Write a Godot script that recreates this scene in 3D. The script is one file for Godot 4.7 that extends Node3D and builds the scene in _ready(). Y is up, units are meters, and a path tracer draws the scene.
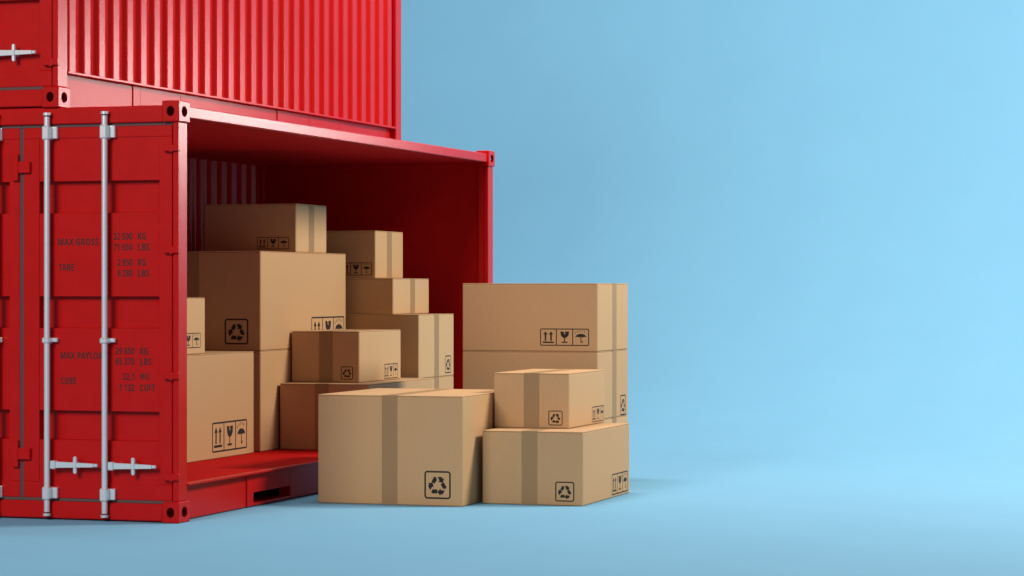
extends Node3D
# A studio close-up: two stacked red containers, one with an open side, and cardboard cartons.
# Container frame: local +x points out of the open side, +z out of the doors, y up (metres).
const TURN := -0.3134
const ORIGIN := Vector3(-2.0359, 0.0, -15.5508)
const W := 2.15        # container width
const L := 6.14        # container length
const H := 2.59        # over the corner castings
const RAIL := 2.563    # top of the header and the side rails

var mat := {}
var taken := {}
var rng := RandomNumberGenerator.new()

func _ready() -> void:
	rng.seed = 20240
	_camera_and_light()
	_materials()
	_backdrop()
	_containers()
	_cartons()

# ------------------------------------------------------------------ camera, light
func _camera_and_light() -> void:
	var cam := Camera3D.new()
	cam.name = "camera"
	cam.position = Vector3(0, 1.4411, 0)
	cam.fov = 12.916
	cam.near = 0.1
	cam.far = 200.0
	add_child(cam)
	cam.current = true

	var env := Environment.new()
	env.background_mode = Environment.BG_COLOR
	env.background_color = Color(0.44, 0.455, 0.48)
	env.background_energy_multiplier = 1.0
	env.tonemap_mode = Environment.TONE_MAPPER_LINEAR
	env.tonemap_exposure = 1.04
	env.sdfgi_enabled = true
	env.ssao_enabled = true
	env.ssil_enabled = true
	var we := WorldEnvironment.new()
	we.name = "environment"
	we.environment = env
	add_child(we)

	# key: a round lantern high up beyond the right edge of the picture, between boxes and backdrop
	var key := OmniLight3D.new()
	key.name = "key_lantern"
	key.position = Vector3(9.2, 9.0, -17.9)
	key.light_color = Color(1.0, 0.95, 0.88)
	key.light_energy = 182.0
	key.light_size = 1.5
	key.omni_range = 60.0
	key.omni_attenuation = 2.0
	key.shadow_enabled = true
	add_child(key)

	# rim: separate spot, added out of view for the reflection along the container side
	var rim := SpotLight3D.new()
	rim.name = "added_rim_spot"
	rim.light_color = Color(1.0, 0.97, 0.94)
	rim.light_energy = 24.0
	rim.light_size = 0.5
	rim.spot_angle = 14.0
	rim.spot_angle_attenuation = 1.6
	rim.spot_range = 60.0
	rim.spot_attenuation = 2.0
	rim.shadow_enabled = true
	add_child(rim)
	rim.look_at_from_position(Vector3(6.5, 3.5, -25.2), Vector3(-2.6, 2.7, -15.4), Vector3.UP)

	# added overhead light, unseen, to brighten the backdrop and the tops of the boxes
	var wash := AreaLight3D.new()
	wash.name = "added_wash_light"
	wash.area_size = Vector2(4.0, 3.0)
	wash.light_color = Color(1.0, 0.98, 0.95)
	wash.light_energy = 100.0
	wash.area_range = 60.0
	wash.area_attenuation = 2.0
	wash.shadow_enabled = true
	add_child(wash)
	wash.look_at_from_position(Vector3(-0.8, 10.5, -18.4), Vector3(2.4, 5.0, -27.0), Vector3.UP)

	# fill: a large softbox high to the left, in front of the doors
	var fill := AreaLight3D.new()
	fill.name = "fill_softbox"
	fill.area_size = Vector2(6.0, 6.0)
	fill.light_color = Color(1.0, 0.97, 0.93)
	fill.light_energy = 212.0
	fill.area_range = 60.0
	fill.area_attenuation = 2.0
	fill.shadow_enabled = true
	add_child(fill)
	fill.look_at_from_position(Vector3(-9.0, 9.3, -1.5), Vector3(-0.8, 1.0, -16.8), Vector3.UP)

# ------------------------------------------------------------------ materials
func _noise_tex(sd: int, freq: float, lo: Color, hi: Color, size := 512, kind := FastNoiseLite.TYPE_SIMPLEX_SMOOTH, stretch := 1.0) -> ImageTexture:
	var n := FastNoiseLite.new()
	n.seed = sd
	n.noise_type = kind
	n.frequency = freq
	n.fractal_octaves = 4
	var im := n.get_seamless_image(size, size)
	im.convert(Image.FORMAT_RGB8)
	if stretch != 1.0:
		im.resize(size, int(size / stretch))
		var full := Image.create(size, size, false, Image.FORMAT_RGB8)
		var y := 0
		while y < size:
			full.blit_rect(im, Rect2i(0, 0, size, im.get_height()), Vector2i(0, y))
			y += im.get_height()
		im = full
	for yy in size:
		for xx in size:
			var v := im.get_pixel(xx, yy).r
			im.set_pixel(xx, yy, lo.lerp(hi, v))
	im.generate_mipmaps()
	return ImageTexture.create_from_image(im)

func _normal_tex(sd: int, freq: float, strength: float, size := 512) -> ImageTexture:
	var n := FastNoiseLite.new()
	n.seed = sd
	n.frequency = freq
	n.fractal_octaves = 3
	var im := n.get_seamless_image(size, size)
	im.convert(Image.FORMAT_RGBA8)
	im.bump_map_to_normal_map(strength)
	im.generate_mipmaps()
	return ImageTexture.create_from_image(im)

func _plain(albedo: Color, rough: float, metal := 0.0) -> StandardMaterial3D:
	var m := StandardMaterial3D.new()
	m.albedo_color = albedo
	m.roughness = rough
	m.metallic = metal
	return m

func _tri(m: StandardMaterial3D, scale: float, offset := Vector3.ZERO) -> void:
	m.uv1_triplanar = true
	m.uv1_scale = Vector3(scale, scale, scale)
	m.uv1_offset = offset

func _materials() -> void:
	# red container enamel: nearly even colour, faint orange-peel
	var red := _plain(Color(1, 1, 1), 0.30)
	red.albedo_texture = _noise_tex(11, 0.012, Color(0.70, 0.058, 0.06), Color(0.73, 0.068, 0.07))
	red.metallic_specular = 0.3
	red.normal_enabled = true
	red.normal_texture = _normal_tex(12, 0.03, 1.2)
	red.normal_scale = 0.12
	_tri(red, 0.8)
	mat.red = red
	# inside faces: the same red, matt
	var matt := red.duplicate() as StandardMaterial3D
	matt.roughness = 0.85
	matt.metallic_specular = 0.2
	mat.red_matt = matt
	var under := red.duplicate() as StandardMaterial3D
	under.roughness = 0.36
	mat.red_under = under
	var gloss := red.duplicate() as StandardMaterial3D
	gloss.metallic_specular = 0.65
	mat.red_gloss = gloss
	mat.gasket = _plain(Color(0.35, 0.25, 0.25), 0.8)
	mat.stencil = _plain(Color(0.20, 0.02, 0.03), 0.75)
	var steel := _plain(Color(0.92, 0.925, 0.935), 0.32, 0.6)
	steel.roughness_texture = _noise_tex(21, 0.03, Color(0.93, 0.93, 0.93), Color(1, 1, 1), 256)
	_tri(steel, 2.0)
	mat.steel = steel
	mat.dark_steel = _plain(Color(0.22, 0.20, 0.20), 0.5, 0.4)
	# kraft board: fibres on top of a broad mottling, in four lots
	var fibre := _noise_tex(31, 0.05, Color(0.945, 0.94, 0.93), Color(1.0, 1.0, 1.0), 512, FastNoiseLite.TYPE_SIMPLEX_SMOOTH, 4.0)
	var lots := [Color(0.765, 0.61, 0.44), Color(0.755, 0.597, 0.425), Color(0.775, 0.625, 0.455), Color(0.745, 0.592, 0.427)]
	var bump := _normal_tex(33, 0.08, 2.0)
	for i in 4:
		var k := _plain(lots[i], 0.85)
		k.albedo_texture = fibre
		k.normal_enabled = true
		k.normal_texture = bump
		k.normal_scale = 0.05
		_tri(k, 1.3, Vector3(i * 0.37, i * 0.21, i * 0.53))
		mat["kraft%d" % i] = k
	mat.tape = _plain(Color(0.60, 0.48, 0.345), 0.62)
	mat.tape.metallic_specular = 0.3
	mat.print = _plain(Color(0.085, 0.065, 0.06), 0.8)
	var paper := _plain(Color(1, 1, 1), 0.92)
	paper.albedo_texture = _noise_tex(41, 0.008, Color(0.41, 0.632, 0.763), Color(0.42, 0.642, 0.773), 512)
	_tri(paper, 0.21)
	mat.backdrop = paper

# ------------------------------------------------------------------ mesh helpers
func _st() -> SurfaceTool:
	var st := SurfaceTool.new()
	st.begin(Mesh.PRIMITIVE_TRIANGLES)
	return st

func _tri_face(st: SurfaceTool, a: Vector3, b: Vector3, c: Vector3, n: Vector3) -> void:
	if (b - a).cross(c - a).dot(n) > 0.0:
		var t := b
		b = c
		c = t
	for p: Vector3 in [a, b, c]:
		st.set_normal(n)
		st.add_vertex(p)

func _quad(st: SurfaceTool, a: Vector3, b: Vector3, c: Vector3, d: Vector3, n: Vector3) -> void:
	_tri_face(st, a, b, c, n)
	_tri_face(st, a, c, d, n)

# chamfered box between two corners; skip = outward directions whose face is left open
func _box(st: SurfaceTool, lo: Vector3, hi: Vector3, r := 0.003, skip: Array = []) -> void:
	var c := (lo + hi) * 0.5
	var e := (hi - lo).abs() * 0.5
	r = minf(r, minf(e.x, minf(e.y, e.z)) * 0.45)
	for ax in 3:
		for s: float in [-1.0, 1.0]:
			var n := Vector3.ZERO
			n[ax] = s
			var b := (ax + 1) % 3
			var d := (ax + 2) % 3
			if not (n in skip):
				var q: Array[Vector3] = []
				for k: Vector2 in [Vector2(-1, -1), Vector2(1, -1), Vector2(1, 1), Vector2(-1, 1)]:
					var p := Vector3.ZERO
					p[ax] = s * e[ax]
					p[b] = k.x * (e[b] - r)
					p[d] = k.y * (e[d] - r)
					q.append(c + p)
				_quad(st, q[0], q[1], q[2], q[3], n)
			# the edge between this face and the next axis' faces
			for t: float in [-1.0, 1.0]:
				var p0 := Vector3.ZERO
				var p1 := Vector3.ZERO
				p0[ax] = s * e[ax]
				p0[b] = t * (e[b] - r)
				p1[ax] = s * (e[ax] - r)
				p1[b] = t * e[b]
				var off := Vector3.ZERO
				off[d] = e[d] - r
				var nn := Vector3.ZERO
				nn[ax] = s
				nn[b] = t
				_quad(st, c + p0 - off, c + p1 - off, c + p1 + off, c + p0 + off, nn.normalized())
	for sx: float in [-1.0, 1.0]:
		for sy: float in [-1.0, 1.0]:
			for sz: float in [-1.0, 1.0]:
				var sg := Vector3(sx, sy, sz)
				_tri_face(st, c + sg * Vector3(e.x, e.y - r, e.z - r), c + sg * Vector3(e.x - r, e.y, e.z - r), c + sg * Vector3(e.x - r, e.y - r, e.z), sg.normalized())

func _cyl(st: SurfaceTool, a: Vector3, b: Vector3, ra: float, rb: float, seg := 20) -> void:
	var d := (b - a).normalized()
	var x := d.cross(Vector3(0, 0, 1) if absf(d.z) < 0.9 else Vector3(1, 0, 0)).normalized()
	var y := d.cross(x)
	for i in seg:
		var t0 := TAU * i / seg
		var t1 := TAU * (i + 1) / seg
		var n0 := x * cos(t0) + y * sin(t0)
		var n1 := x * cos(t1) + y * sin(t1)
		var p := [a + n0 * ra, a + n1 * ra, b + n1 * rb, b + n0 * rb]
		var ns := [n0, n1, n1, n0]
		var order := [0, 1, 2, 0, 2, 3]
		if ((p[1] - p[0]) as Vector3).cross(p[2] - p[0]).dot(n0) > 0.0:
			order = [0, 2, 1, 0, 3, 2]
		for k: int in order:
			st.set_normal(ns[k])
			st.add_vertex(p[k])
		_tri_face(st, a, a + n0 * ra, a + n1 * ra, -d)
		_tri_face(st, b, b + n0 * rb, b + n1 * rb, d)

# a rectangle (half extents a, b) with an elliptic hole in a plate of the given thickness
func _holed_face(st: SurfaceTool, c: Vector3, a: Vector3, b: Vector3, n: Vector3, ra: float, rb: float, depth: float) -> void:
	var seg := 32
	var ua := a.normalized()
	var ub := b.normalized()
	for i in seg:
		var o: Array[Vector3] = []
		var e: Array[Vector3] = []
		var rad: Array[Vector3] = []
		for k in 2:
			var t := TAU * (i + k) / seg
			var m := maxf(absf(cos(t)), absf(sin(t)))
			o.append(c + a * (cos(t) / m) + b * (sin(t) / m))
			e.append(c + ua * (cos(t) * ra) + ub * (sin(t) * rb))
			rad.append((ua * cos(t) + ub * sin(t)).normalized())
		_quad(st, o[0], o[1], e[1], e[0], n)
		_quad(st, e[0], e[1], e[1] - n * depth, e[0] - n * depth, -((rad[0] + rad[1]).normalized()))

func _part(called: String, st: SurfaceTool, m: Material, parent: Node3D) -> MeshInstance3D:
	var o := MeshInstance3D.new()
	o.name = called
	o.mesh = st.commit()
	o.material_override = m
	parent.add_child(o, true)
	return o

func _numbered(called: String) -> String:
	if not taken.has(called):
		taken[called] = 0
		return called
	taken[called] += 1
	return "%s_%03d" % [called, taken[called]]

func _tag(o: Node3D, label: String, category: String, group := "") -> void:
	o.set_meta("label", label)
	o.set_meta("category", category)
	if group != "":
		o.set_meta("group", group)

# a point given as distance in from the open side, height, distance back from the doors
func _at(u: float, y: float, w: float) -> Vector3:
	return ORIGIN + Basis(Vector3.UP, TURN) * Vector3(-u, y, -w)

# ------------------------------------------------------------------ backdrop
func _backdrop() -> void:
	var st := _st()
	var zc := -6.6     # where the floor starts to curve
	var r := 10.0
	var pts: Array[Vector2] = [Vector2(20.0, 0.0), Vector2(4.0, 0.0), Vector2(zc, 0.0)]
	var nrm: Array[Vector2] = [Vector2(0, 1), Vector2(0, 1), Vector2(0, 1)]
	for i in range(1, 33):
		var t := i * PI * 0.5 / 32.0
		pts.append(Vector2(zc - r * sin(t), r * (1.0 - cos(t))))
		nrm.append(Vector2(sin(t), cos(t)))
	pts.append(Vector2(zc - r, 13.0))
	nrm.append(Vector2(1, 0))
	var x0 := -18.0
	var x1 := 24.0
	for i in pts.size() - 1:
		var q := [[x0, i], [x1, i], [x1, i + 1], [x0, i + 1]]
		for k: int in [0, 2, 1, 0, 3, 2]:
			var j: int = q[k][1]
			st.set_normal(Vector3(0, nrm[j].y, nrm[j].x))
			st.add_vertex(Vector3(q[k][0], pts[j].y, pts[j].x))
	var o := _part("backdrop", st, mat.backdrop, self)
	o.position = ORIGIN
	o.rotation.y = TURN
	o.set_meta("kind", "structure")
	o.set_meta("label", "seamless pale blue studio backdrop curving up from the floor")

# ------------------------------------------------------------------ containers
func _casting(parent: Node3D, corner: Vector3, s: Vector3) -> void:
	# corner: the outer corner; s: which way is outward on each axis
	var size := Vector3(0.115, 0.131, 0.16)
	var st := _st()
	var r := 0.006
	var inner := corner - s * size
	var lo := Vector3(minf(corner.x, inner.x), minf(corner.y, inner.y), minf(corner.z, inner.z))
	var hi := Vector3(maxf(corner.x, inner.x), maxf(corner.y, inner.y), maxf(corner.z, inner.z))
	var nx := Vector3(s.x, 0, 0)
	var nz := Vector3(0, 0, s.z)
	_box(st, lo, hi, r, [nx, nz])
	var c := (lo + hi) * 0.5
	var e := size * 0.5
	_holed_face(st, c + nx * e.x, Vector3(0, 0, e.z - r), Vector3(0, e.y - r, 0), nx, 0.040, 0.034, 0.014)
	_holed_face(st, c + nz * e.z, Vector3(e.x - r, 0, 0), Vector3(0, e.y - r, 0), nz, 0.0265, 0.032, 0.014)
	_part("corner_casting", st, mat.red, parent)

func _corrugated(called: String, parent: Node3D, x: float, out: float, y0: float, y1: float, z0: float, z1: float, m: Material) -> void:
	# vertical flutes between z0 and z1; the outer ridges lie at x, the valleys at x - out * depth
	var st := _st()
	var count := 29
	var pitch := (z1 - z0) / count
	var depth := 0.032
	# one flute: valley, flank, ridge, flank, with rounded bends
	var prof: Array[Vector2] = []
	var nrm: Array[Vector2] = []
	var steps := 28
	var height := func(t: float) -> float:
		t = fposmod(t, 1.0)
		var v := 1.0
		if t < 0.22:
			v = 0.0
		elif t < 0.44:
			v = smoothstep(0.22, 0.44, t)
		elif t > 0.82:
			v = 1.0 - smoothstep(0.82, 1.0, t)
		return (v - 1.0) * depth
	for i in count * steps + 1:
		var t := float(i) / steps
		prof.append(Vector2(z0 + t * pitch, height.call(t)))
		var slope: float = (height.call(t + 0.012) - height.call(t - 0.012)) / (0.024 * pitch)
		nrm.append(Vector2(-slope, 1.0).normalized())
	var th := 0.003
	var up := Vector3(0, y1 - y0, 0)
	for side: float in [0.0, 1.0]:
		for i in prof.size() - 1:
			var p: Array[Vector3] = []
			var n: Array[Vector3] = []
			for k in 2:
				var nn := Vector3(nrm[i + k].y * out, 0, nrm[i + k].x)
				p.append(Vector3(x + out * prof[i + k].y, y0, prof[i + k].x) - nn * th * side)
				n.append(nn * (1.0 - 2.0 * side))
			var q := [p[0], p[1], p[1] + up, p[0] + up]
			var qn := [n[0], n[1], n[1], n[0]]
			var order := [0, 1, 2, 0, 2, 3]
			if ((q[1] - q[0]) as Vector3).cross(q[2] - q[0]).dot(n[0]) > 0.0:
				order = [0, 2, 1, 0, 3, 2]
			for k: int in order:
				st.set_normal(qn[k])
				st.add_vertex(q[k])
	_part(called, st, m, parent)

func _container(open_side: bool) -> Node3D:
	var root := Node3D.new()
	for sx: float in [0.0, 1.0]:
		for sy: float in [0.0, 1.0]:
			for sz: float in [0.0, 1.0]:
				_casting(root, Vector3(-W * sx, H * sy, -L * sz), Vector3(1 - 2 * sx, -1 + 2 * sy, 1 - 2 * sz))
	var st: SurfaceTool
	# corner posts
	for sx: float in [0.0, 1.0]:
		for sz: float in [0.0, 1.0]:
			st = _st()
			var fx := func(u: float) -> float: return -u if sx == 0.0 else -W + u
			var fz := func(w: float) -> float: return -w if sz == 0.0 else -L + w
			_box(st, Vector3(fx.call(0.05), 0.131, fz.call(0.145)), Vector3(fx.call(0.012), H - 0.131, fz.call(0.016)), 0.005)
			_box(st, Vector3(fx.call(0.10), 0.131, fz.call(0.143)), Vector3(fx.call(0.05), H - 0.131, fz.call(0.09)), 0.004)
			_part("corner_post", st, mat.red, root)
	# header and sill at both ends
	for sz: float in [0.0, 1.0]:
		var z0 := -0.014 if sz == 0.0 else -L + 0.014
		var z1 := -0.11 if sz == 0.0 else -L + 0.11
		st = _st()
		_box(st, Vector3(-W + 0.115, 2.459, z1), Vector3(-0.115, RAIL, z0), 0.006)
		_part("header", st, mat.red, root)
		st = _st()
		_box(st, Vector3(-W + 0.115, 0.008, z1), Vector3(-0.115, 0.114, z0), 0.006)
		_part("sill", st, mat.red, root)
	# top side rails
	for sx: float in [0.0, 1.0]:
		var xo := -0.014 if sx == 0.0 else -W + 0.014
		var xi := -0.075 if sx == 0.0 else -W + 0.075
		st = _st()
		_box(st, Vector3(xi, 2.492, -L + 0.16), Vector3(xo, RAIL, -0.16), 0.006)
		_part("top_rail", st, mat.red, root)
	st = _st()
	_box(st, Vector3(-W + 0.075, 2.497, -L + 0.11), Vector3(-0.075, 2.535, -0.11), 0.002)
	_part("roof", st, mat.red_matt, root)
	# floor plate whose edge overhangs the bottom rails
	st = _st()
	_box(st, Vector3(-W + 0.01, 0.224, -L + 0.146), Vector3(-0.05, 0.236, -0.146), 0.001)
	_part("floor", st, mat.red_matt, root)
	st = _st()
	_box(st, Vector3(-0.05, 0.222, -L + 0.146), Vector3(-0.006, 0.236, -0.146), 0.002)
	_part("floor_edge", st, mat.red, root)
	# bottom side rails with fork pockets
	for sx: float in [0.0, 1.0]:
		var fx := func(u: float) -> float: return -u if sx == 0.0 else -W + u
		for seg: Vector2 in [Vector2(0.16, 1.14), Vector2(2.5, 3.56), Vector2(4.92, L - 0.16)]:
			st = _st()
			_box(st, Vector3(fx.call(0.14), 0.006, -seg.y), Vector3(fx.call(0.060), 0.2215, -seg.x), 0.003)
			_part("bottom_rail", st, mat.red_under, root)
		for zone: Vector4 in [Vector4(1.14, 1.25, 1.87, 2.5), Vector4(3.56, 4.19, 4.81, 4.92)]:
			st = _st()
			_box(st, Vector3(fx.call(0.14), 0.006, -zone.y), Vector3(fx.call(0.054), 0.2215, -zone.x - 0.006), 0.003)
			_box(st, Vector3(fx.call(0.14), 0.006, -zone.w + 0.006), Vector3(fx.call(0.054), 0.2215, -zone.z), 0.003)
			_box(st, Vector3(fx.call(0.14), 0.006, -zone.z), Vector3(fx.call(0.054), 0.024, -zone.y), 0.003)
			_box(st, Vector3(fx.call(0.14), 0.093, -zone.z), Vector3(fx.call(0.054), 0.2215, -zone.y), 0.003)
			# the tunnel behind the opening
			var xa: float = fx.call(0.14)
			var xb: float = fx.call(0.9)
			_box(st, Vector3(xb, 0.018, -zone.z - 0.004), Vector3(xa, 0.022, -zone.y + 0.004), 0.001)
			_box(st, Vector3(xb, 0.095, -zone.z - 0.004), Vector3(xa, 0.099, -zone.y + 0.004), 0.001)
			_part("fork_pocket", st, mat.red_under, root)
	# walls
	st = _st()
	_box(st, Vector3(-W + 0.05, 0.114, -L + 0.055), Vector3(-0.05, 2.496, -L + 0.105), 0.003)
	_part("end_wall", st, mat.red_matt, root)
	_corrugated("side_wall", root, -W + 0.02, -1.0, 0.237, 2.495, -L + 0.15, -0.15, mat.red_gloss)
	if not open_side:
		_corrugated("side_wall", root, -0.018, 1.0, 0.237, 2.495, -L + 0.15, -0.15, mat.red)
	_door(root, false)
	_door(root, true)
	return root

func _door(root: Node3D, left: bool) -> void:
	var s := -1.0 if left else 1.0
	var fx := func(u: float) -> float: return -u if not left else -W + u
	var seam := W - 1.094 if left else 1.094     # the doors meet a little past the middle
	var e := seam - 0.0125
	var b := func(st_: SurfaceTool, u0: float, u1: float, y0: float, y1: float, z0: float, z1: float, r: float) -> void:
		_box(st_, Vector3(minf(fx.call(u0), fx.call(u1)), y0, minf(z0, z1)), Vector3(maxf(fx.call(u0), fx.call(u1)), y1, maxf(z0, z1)), r)
	var st := _st()
	# frame members
	b.call(st, 0.060, e, 2.372, 2.440, -0.09, -0.030, 0.003)
	b.call(st, 0.060, e, 0.134, 0.233, -0.09, -0.030, 0.003)
	b.call(st, 0.060, 0.147, 0.233, 2.372, -0.09, -0.030, 0.003)
	b.call(st, 0.970, e, 0.233, 2.372, -0.09, -0.030, 0.003)
	# pressed panel: flat face with three recessed bands, steep above, gently sloped below
	var f := -0.035
	var d := -0.082
	var prof: Array[Vector2] = [Vector2(2.376, f)]
	for band: Vector2 in [Vector2(2.106, 1.905), Vector2(1.390, 1.190), Vector2(0.680, 0.495)]:
		prof.append_array([Vector2(band.x, f), Vector2(band.x - 0.004, d), Vector2(band.y + 0.006, d), Vector2(band.y, f)])
	prof.append(Vector2(0.229, f))
	for i in prof.size() - 1:
		var p := prof[i]
		var q := prof[i + 1]
		var n := Vector3(0, q.y - p.y, p.x - q.x).normalized()
		_quad(st, Vector3(fx.call(0.145), p.x, p.y), Vector3(fx.call(0.972), p.x, p.y), Vector3(fx.call(0.972), q.x, q.y), Vector3(fx.call(0.145), q.x, q.y), n)
	_box(st, Vector3(minf(fx.call(0.1), fx.call(1.0)), 0.2, -0.090), Vector3(maxf(fx.call(0.1), fx.call(1.0)), 2.4, -0.086), 0.001)
	var door := _part("door", st, mat.red, root)
	# rubber seals
	st = _st()
	b.call(st, 0.056, seam - 0.0005, 2.440, 2.459, -0.085, -0.033, 0.002)
	b.call(st, 0.056, seam - 0.0005, 0.114, 0.134, -0.085, -0.033, 0.002)
	b.call(st, e, seam - 0.0005, 0.134, 2.440, -0.085, -0.033, 0.002)
	b.call(st, 0.0505, 0.060, 0.134, 2.440, -0.085, -0.050, 0.002)
	_part("gasket", st, mat.gasket, door)
	# hinges
	for y: float in [2.300, 1.675, 0.903, 0.282]:
		st = _st()
		b.call(st, 0.003, 0.108, y - 0.021, y + 0.021, -0.034, 0.004, 0.004)
		_cyl(st, Vector3(fx.call(0.055), y - 0.026, -0.009), Vector3(fx.call(0.055), y + 0.026, -0.009), 0.014, 0.014, 14)
		_part("hinge", st, mat.red, door)
	# lock rods with their brackets and handles
	for u: float in [0.894, 0.497]:
		var x: float = fx.call(u)
		var zr := 0.012
		st = _st()
		_cyl(st, Vector3(x, 0.035, zr), Vector3(x, 2.515, zr), 0.0190, 0.0190, 24)
		var rod := _part("lock_rod", st, mat.steel, door)
		for yy: Vector2 in [Vector2(2.505, 2.513), Vector2(0.042, 0.050)]:
			st = _st()
			_cyl(st, Vector3(x, yy.x, zr), Vector3(x, yy.y, zr), 0.0200, 0.0200, 24)
			_part("ring", st, mat.dark_steel, rod)
		for yy: Vector2 in [Vector2(2.513, 2.530), Vector2(0.026, 0.042)]:
			st = _st()
			_cyl(st, Vector3(x, yy.x, zr), Vector3(x, yy.y, zr), 0.0245, 0.0245, 24)
			_part("cap", st, mat.steel, rod)
		for yy: Vector2 in [Vector2(2.361, 2.449), Vector2(1.097, 1.135), Vector2(0.124, 0.206)]:
			st = _st()
			b.call(st, u + 0.0255, u - 0.0255, yy.x, yy.y, -0.030, zr + 0.026, 0.008)
			b.call(st, u - 0.0255, u - 0.060, yy.x + 0.008, yy.y - 0.004, -0.0295, -0.004, 0.004)
			b.call(st, u + 0.0255, u + 0.031, yy.x + 0.004, yy.y - 0.004, -0.0295, -0.012, 0.003)
			_part("rod_bracket", st, mat.steel, door)
		# handle: hub, tapering bar, cross-shaped catch
		st = _st()
		b.call(st, u - 0.030, u - 0.068, 0.318, 0.370, -0.008, 0.036, 0.006)
		var k := 10
		for i in k:
			var t0 := float(i) / k
			var t1 := float(i + 1) / k
			var ua := u - 0.068 - 0.283 * t0
			var ub := u - 0.068 - 0.283 * t1
			var hh := 0.0185 - 0.009 * t0
			b.call(st, ua, ub + 0.0001, 0.345 - hh, 0.345 + hh, 0.004, 0.026, 0.0001 if i < k - 1 else 0.006)
		_part("handle", st, mat.steel, door)
		st = _st()
		var xc: float = fx.call(u - 0.196)
		_cyl(st, Vector3(xc, 0.300, 0.016), Vector3(xc, 0.390, 0.016), 0.0135, 0.0135, 16)
		_cyl(st, Vector3(xc, 0.292, 0.016), Vector3(xc, 0.300, 0.016), 0.008, 0.0135, 16)
		_cyl(st, Vector3(xc, 0.390, 0.016), Vector3(xc, 0.398, 0.016), 0.0135, 0.008, 16)
		b.call(st, u - 0.182, u - 0.210, 0.325, 0.365, -0.035, 0.032, 0.005)
		_part("handle_catch", st, mat.steel, door)
	if left:
		for y: float in [2.195, 0.405]:
			st = _st()
			b.call(st, W - 1.108, W - 1.150, y - 0.084, y + 0.084, -0.032, -0.006, 0.004)
			_box(st, Vector3(-1.108, y - 0.036, -0.032), Vector3(-1.026, y + 0.036, -0.006), 0.004)
			_part("door_latch", st, mat.red, door)
	else:
		# stencilled figures: text, left edge (u), baseline height, width, cap height
		for t: Array in [
			["MAX GROSS", 0.826, 1.706, 0.278, 0.043], ["TARE", 0.822, 1.548, 0.106, 0.043],
			["32 500", 0.445, 1.739, 0.128, 0.043], ["KG", 0.277, 1.739, 0.052, 0.043],
			["71 650", 0.445, 1.672, 0.128, 0.043], ["LBS", 0.277, 1.672, 0.076, 0.043],
			["2 850", 0.415, 1.578, 0.100, 0.043], ["KG", 0.277, 1.578, 0.052, 0.043],
			["6 280", 0.415, 1.511, 0.100, 0.043], ["LBS", 0.277, 1.511, 0.076, 0.043],
			["MAX.PAYLOAD", 0.808, 1.012, 0.320, 0.043], ["CUBE", 0.808, 0.855, 0.106, 0.043],
			["29 650", 0.430, 1.043, 0.128, 0.043], ["KG", 0.262, 1.043, 0.052, 0.043],
			["65 370", 0.430, 0.978, 0.128, 0.043], ["LBS", 0.262, 0.978, 0.076, 0.043],
			["32.1", 0.382, 0.884, 0.080, 0.043], ["MQ", 0.262, 0.884, 0.060, 0.043],
			["1 132", 0.404, 0.817, 0.102, 0.043], ["CUFT", 0.262, 0.817, 0.100, 0.043]]:
			_stencil(door, t[0], fx.call(t[1] + 0.016), t[2] - (0.012 if t[2] < 1.2 else 0.0), f + 0.0008, t[3], t[4])

func _stencil(parent: Node3D, text: String, x: float, y: float, z: float, width: float, cap: float) -> void:
	var tm := TextMesh.new()
	var fnt := SystemFont.new()
	fnt.font_names = PackedStringArray(["Droid Sans"])
	fnt.font_weight = 700
	tm.font = fnt
	tm.text = text
	tm.font_size = 48
	tm.pixel_size = 0.001
	tm.depth = 0.0006
	tm.curve_step = 2.0
	tm.horizontal_alignment = HORIZONTAL_ALIGNMENT_LEFT
	tm.vertical_alignment = VERTICAL_ALIGNMENT_BOTTOM
	var o := MeshInstance3D.new()
	o.name = "stencil_text"
	o.mesh = tm
	o.material_override = mat.stencil
	parent.add_child(o, true)
	var ab := tm.get_aabb()
	var k := Vector3(width / ab.size.x, cap / ab.size.y, 1.0)
	o.scale = k
	o.position = Vector3(x - ab.position.x * k.x, y - ab.position.y * k.y, z)

func _containers() -> void:
	var lower := _container(true)
	lower.name = "shipping_container"
	add_child(lower)
	lower.position = ORIGIN
	lower.rotation.y = TURN
	_tag(lower, "red shipping container with its long side open, standing on the blue floor", "container", "stacked shipping containers")
	var upper := _container(false)
	upper.name = "shipping_container_001"
	add_child(upper)
	upper.position = _at(0.818, RAIL + 0.001, -0.010)
	upper.rotation.y = TURN
	_tag(upper, "closed red shipping container with ribbed wall, stacked on top of the open one", "container", "stacked shipping containers")

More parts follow.
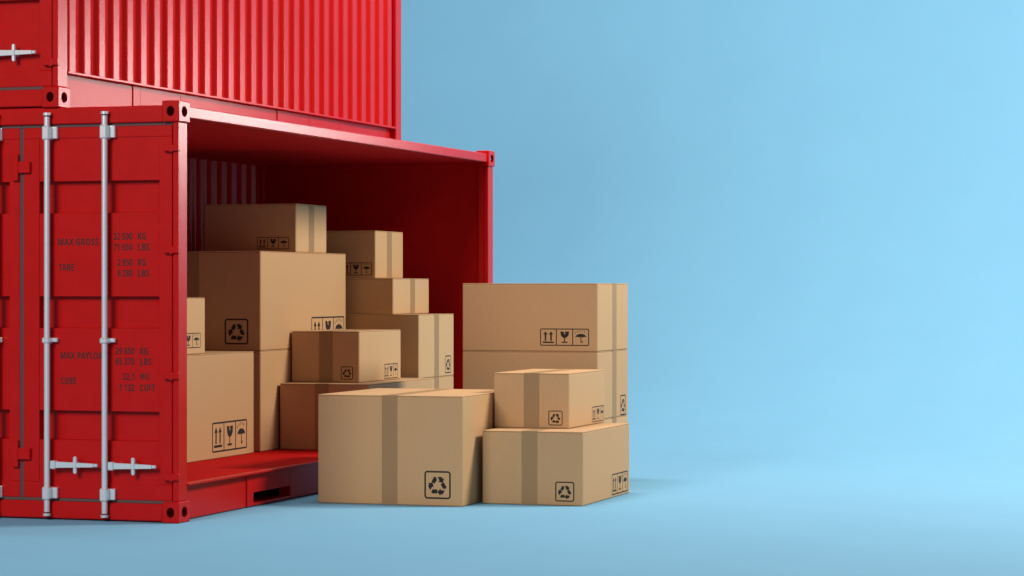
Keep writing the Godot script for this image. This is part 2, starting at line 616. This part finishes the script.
# ------------------------------------------------------------------ cartons
func _cartons() -> void:
	# u0, u1: extent in from the open side (negative = outside); w0, w1: extent back from the doors
	var fl := 0.237
	# in front of the container
	_carton("biggest cardboard box on the blue floor, with a large recycling mark on its front",
		-1.258, -0.230, 1.67, 2.80, 0.0, 0.7275, "z", 0.0, 0.0, [["recycle", "f", -1.082, 0.14, 0.185]])
	_carton("low cardboard box on the floor under a smaller one, with handling symbols on its side",
		-2.0, -1.3, 1.95, 3.11, 0.0, 0.490, "z", -0.02, 0.0, [["recycle", "f", -1.875, 0.094, 0.132], ["handling", "s", 2.86, 0.090, 0.41, 0.145]])
	_carton("small cardboard box lying on top of the low box outside the container",
		-1.804, -1.271, 2.287, 3.17, 0.491, 0.373, "z", 0.0, 0.0, [["recycle", "f", -1.708, 0.562, 0.10], ["handling", "s", 2.993, 0.560, 0.30, 0.108]])
	for i in 3:
		var marks: Array = []
		var lb := "bottom box of the three wide cardboard boxes stacked outside the container"
		if i == 2:
			marks = [["handling", "f", -1.444, 1.087, 0.368, 0.124]]
			lb = "top box of the tall outside stack, showing three handling symbols on its front"
		elif i == 1:
			marks = [["recycle", "s", 4.055, 0.574, 0.15]]
			lb = "middle box of the tall outside stack, partly behind the small box"
		_carton(lb, -1.692, -0.668, 3.375, 4.195, 0.492 * i, 0.491, "x", -0.035, 0.0, marks)
	# inside the container
	_carton("cardboard box on the container floor next to the corner post, handling symbols on its side",
		0.78, 1.80, 1.50, 2.905, fl, 0.742, "x", 0.0, 0.0, [["handling", "s", 2.48, 0.388, 0.60, 0.212]], false)
	_carton("small cardboard box on top of the box next to the corner post",
		0.82, 1.50, 1.30, 2.15, fl + 0.743, 0.393, "z", 0.0, 0.0, [["handling", "s", 1.875, 1.077, 0.40, 0.105]])
	_carton("large cardboard box on the container floor carrying the largest one",
		0.79, 1.89, 3.05, 4.74, fl, 0.742, "z", 0.0, 0.0, [])
	_carton("largest cardboard box inside the container with a dark recycling mark on its front",
		0.79, 1.89, 3.05, 4.74, fl + 0.743, 0.733, "z", 0.0, 0.0, [["recycle", "f", 0.983, 1.12, 0.19], ["handling", "s", 4.363, 1.115, 0.68, 0.205]])
	_carton("topmost cardboard box in the container, lying on the largest box",
		0.845, 1.612, 3.85, 4.468, fl + 1.477, 0.374, "x", 0.0, 0.0, [["handling", "f", 1.036, 1.786, 0.267, 0.094]])
	_carton("brown cardboard box on the container floor behind the big wide box outside",
		0.06, 0.77, 3.36, 4.75, fl, 0.493, "z", -0.018, 0.0, [])
	_carton("cardboard box with small recycling mark in the container, sitting on a half hidden box",
		0.226, 0.775, 3.595, 4.482, fl + 0.494, 0.385, "z", 0.005, 0.0, [["recycle", "f", 0.325, 0.804, 0.098], ["handling", "s", 4.266, 0.800, 0.30, 0.115]])
	_carton("bottom box of the taped pile by the end wall of the container",
		0.20, 1.05, 4.825, 5.66, fl, 0.483, "x", 0.0, 0.0, [])
	_carton("tall taped box with a small recycling mark in the pile by the end wall",
		0.20, 1.05, 4.825, 5.66, fl + 0.484, 0.508, "x", 0.0, 0.0, [["recycle", "s", 5.519, 0.816, 0.145]])
	_carton("flat taped box third from the bottom in the pile by the end wall",
		0.4355, 1.20, 4.87, 5.71, fl + 0.993, 0.288, "x", -0.03, 0.0, [])
	_carton("top box of the pile by the end wall, with dark handling symbols",
		0.606, 1.25, 4.92, 5.552, fl + 1.282, 0.382, "x", 0.0, 0.0, [["handling", "f", 0.774, 1.594, 0.276, 0.104]])

func _carton(label: String, u0: float, u1: float, w0: float, w1: float, y0: float, h: float, seam: String, shift: float, yaw: float, marks: Array, taped := true) -> void:
	var root := Node3D.new()
	root.name = _numbered("cardboard_box")
	add_child(root)
	var uc := (u0 + u1) * 0.5
	var wc := (w0 + w1) * 0.5
	root.position = _at(uc, y0, wc)
	root.rotation.y = TURN + yaw
	_tag(root, label, "box", "cardboard boxes")
	var ex := (u1 - u0) * 0.5
	var ez := (w1 - w0) * 0.5
	var kraft: Material = mat["kraft%d" % rng.randi_range(0, 3)]
	var th := 0.006
	var st := _st()
	_box(st, Vector3(-ex, 0.0005, -ez), Vector3(ex, h - th, ez), 0.006)
	_part("carton_wall", st, kraft, root)
	# two top flaps that meet under the tape
	for s: float in [-1.0, 1.0]:
		st = _st()
		if seam == "z":
			var xs := shift
			_box(st, Vector3(minf(xs + s * 0.002, s * (ex - 0.001)), h - th + 0.0002, -ez + 0.001), Vector3(maxf(xs + s * 0.002, s * (ex - 0.001)), h, ez - 0.001), 0.0025)
		else:
			var zs := shift
			_box(st, Vector3(-ex + 0.001, h - th + 0.0002, minf(zs + s * 0.002, s * (ez - 0.001))), Vector3(ex - 0.001, h, maxf(zs + s * 0.002, s * (ez - 0.001))), 0.0025)
		_part("flap", st, kraft, root)
	if taped:
		var tw := 0.055
		var t := 0.0009
		st = _st()
		if seam == "z":
			_box(st, Vector3(shift - tw, h, -ez - t), Vector3(shift + tw, h + t, ez + t), 0.0004)
			_box(st, Vector3(shift - tw, 0.002, ez), Vector3(shift + tw, h, ez + t), 0.0004)
			_box(st, Vector3(shift - tw, 0.002, -ez - t), Vector3(shift + tw, h, -ez), 0.0004)
		else:
			_box(st, Vector3(-ex - t, h, shift - tw), Vector3(ex + t, h + t, shift + tw), 0.0004)
			_box(st, Vector3(ex, 0.002, shift - tw), Vector3(ex + t, h, shift + tw), 0.0004)
			_box(st, Vector3(-ex - t, 0.002, shift - tw), Vector3(-ex, h, shift + tw), 0.0004)
		_part("packing_tape", st, mat.tape, root)
	for m: Array in marks:
		# origin of the mark, its right and up axes, in the box's own frame
		var front: bool = m[1] == "f"
		var o := Vector3(uc - m[2], m[3] - y0, ez + 0.0006) if front else Vector3(ex + 0.0006, m[3] - y0, wc - m[2])
		var rx := Vector3(1, 0, 0) if front else Vector3(0, 0, -1)
		st = _st()
		if m[0] == "recycle":
			_recycle(st, o, rx, m[4])
			_part("recycling_print", st, mat.print, root)
		else:
			_handling(st, o, rx, m[4], m[5])
			_part("handling_print", st, mat.print, root)

# flat printing: polygons given in a unit square centred on o
func _ink(st: SurfaceTool, o: Vector3, rx: Vector3, sx: float, sy: float, pts: PackedVector2Array) -> void:
	var n := rx.cross(Vector3.UP)
	var idx := Geometry2D.triangulate_polygon(pts)
	for i in range(0, idx.size(), 3):
		var q: Array[Vector3] = []
		for k in 3:
			var p := pts[idx[i + k]]
			q.append(o + rx * (p.x * sx) + Vector3.UP * (p.y * sy))
		_tri_face(st, q[0], q[1], q[2], n)

func _rect(x0: float, y0: float, x1: float, y1: float) -> PackedVector2Array:
	return PackedVector2Array([Vector2(x0, y0), Vector2(x1, y0), Vector2(x1, y1), Vector2(x0, y1)])

func _frame(st: SurfaceTool, o: Vector3, rx: Vector3, w: float, h: float, t: float, r: float) -> void:
	# a rounded rectangular outline of line width t
	var outer: Array[Vector2] = []
	var inner: Array[Vector2] = []
	for c in 4:
		var sx := 1.0 if c == 0 or c == 3 else -1.0
		var sy := 1.0 if c < 2 else -1.0
		for k in 5:
			var a := (c + k / 4.0) * PI * 0.5
			var d := Vector2(cos(a), sin(a))
			var cc := Vector2(sx * (w * 0.5 - r), sy * (h * 0.5 - r))
			outer.append(cc + d * r)
			inner.append(cc + d * maxf(r - t, 0.0005))
	for i in outer.size():
		var j := (i + 1) % outer.size()
		_ink(st, o, rx, 1.0, 1.0, PackedVector2Array([outer[i], outer[j], inner[j], inner[i]]))

func _recycle(st: SurfaceTool, o: Vector3, rx: Vector3, s: float) -> void:
	_frame(st, o, rx, s, s, s * 0.06, s * 0.11)
	# three folded arrows chasing each other round a triangle
	for k in 3:
		var a := k * TAU / 3.0
		var polys := [
			PackedVector2Array([Vector2(-0.20, 0.125), Vector2(-0.095, 0.06), Vector2(-0.015, 0.19), Vector2(-0.06, 0.275), Vector2(-0.115, 0.275)]),
			PackedVector2Array([Vector2(0.0, 0.275), Vector2(0.04, 0.20), Vector2(0.062, 0.155), Vector2(0.018, 0.128), Vector2(0.17, 0.088), Vector2(0.222, 0.24), Vector2(0.176, 0.213), Vector2(0.14, 0.275)])]
		for p: PackedVector2Array in polys:
			var q := PackedVector2Array()
			for v in p:
				q.append((v * 1.16).rotated(a) + Vector2(0, -0.03))
			_ink(st, o, rx, s, s, q)

func _handling(st: SurfaceTool, o: Vector3, rx: Vector3, w: float, h: float) -> void:
	# three cells: this way up, fragile, keep dry
	var t := h * 0.055
	_frame(st, o, rx, w, h, t, t * 1.5)
	for sx: float in [-1.0, 1.0]:
		_ink(st, o + rx * (sx * w / 6.0), rx, 1.0, 1.0, _rect(-t * 0.5, -h * 0.5 + t, t * 0.5, h * 0.5 - t))
	var cw := w / 3.0
	var c := o - rx * cw
	for x: float in [-0.17, 0.17]:
		_ink(st, c, rx, cw, h, _rect(x - 0.048, -0.22, x + 0.048, 0.18))
		_ink(st, c, rx, cw, h, PackedVector2Array([Vector2(x - 0.13, 0.15), Vector2(x + 0.13, 0.15), Vector2(x, 0.34)]))
	_ink(st, c, rx, cw, h, _rect(-0.34, -0.345, 0.34, -0.26))
	# goblet with a crack
	c = o
	_ink(st, c, rx, cw, h, PackedVector2Array([Vector2(-0.26, 0.33), Vector2(-0.06, 0.33), Vector2(-0.02, 0.20), Vector2(0.06, 0.16), Vector2(0.01, 0.33), Vector2(0.28, 0.33), Vector2(0.24, 0.10), Vector2(0.12, -0.02), Vector2(0.03, -0.05), Vector2(-0.03, -0.05), Vector2(-0.12, -0.02), Vector2(-0.22, 0.10)]))
	_ink(st, c, rx, cw, h, _rect(-0.03, -0.26, 0.03, -0.05))
	_ink(st, c, rx, cw, h, _rect(-0.18, -0.33, 0.18, -0.26))
	# umbrella and drops
	c = o + rx * cw
	var dome := PackedVector2Array()
	for i in 13:
		var a := PI * i / 12.0
		dome.append(Vector2(0.34 * cos(a), -0.02 + 0.22 * sin(a)))
	for i in 3:
		var x0 := -0.34 + i * 0.2267
		dome.append(Vector2(x0 + 0.06, 0.02))
		dome.append(Vector2(x0 + 0.17, 0.02))
		if i < 2:
			dome.append(Vector2(x0 + 0.2267, -0.02))
	_ink(st, c, rx, cw, h, dome)
	_ink(st, c, rx, cw, h, _rect(-0.025, -0.26, 0.025, 0.02))
	_ink(st, c, rx, cw, h, PackedVector2Array([Vector2(0.025, -0.33), Vector2(0.10, -0.30), Vector2(0.12, -0.22), Vector2(0.07, -0.22), Vector2(0.055, -0.27), Vector2(-0.025, -0.26), Vector2(-0.01, -0.32)]))
	for p: Vector2 in [Vector2(-0.22, 0.32), Vector2(-0.08, 0.36), Vector2(0.08, 0.36), Vector2(0.22, 0.32), Vector2(-0.34, 0.25)]:
		_ink(st, c, rx, cw, h, PackedVector2Array([p + Vector2(-0.035, 0.05), p + Vector2(-0.005, 0.06), p + Vector2(0.03, -0.04), p + Vector2(0.0, -0.05)]))
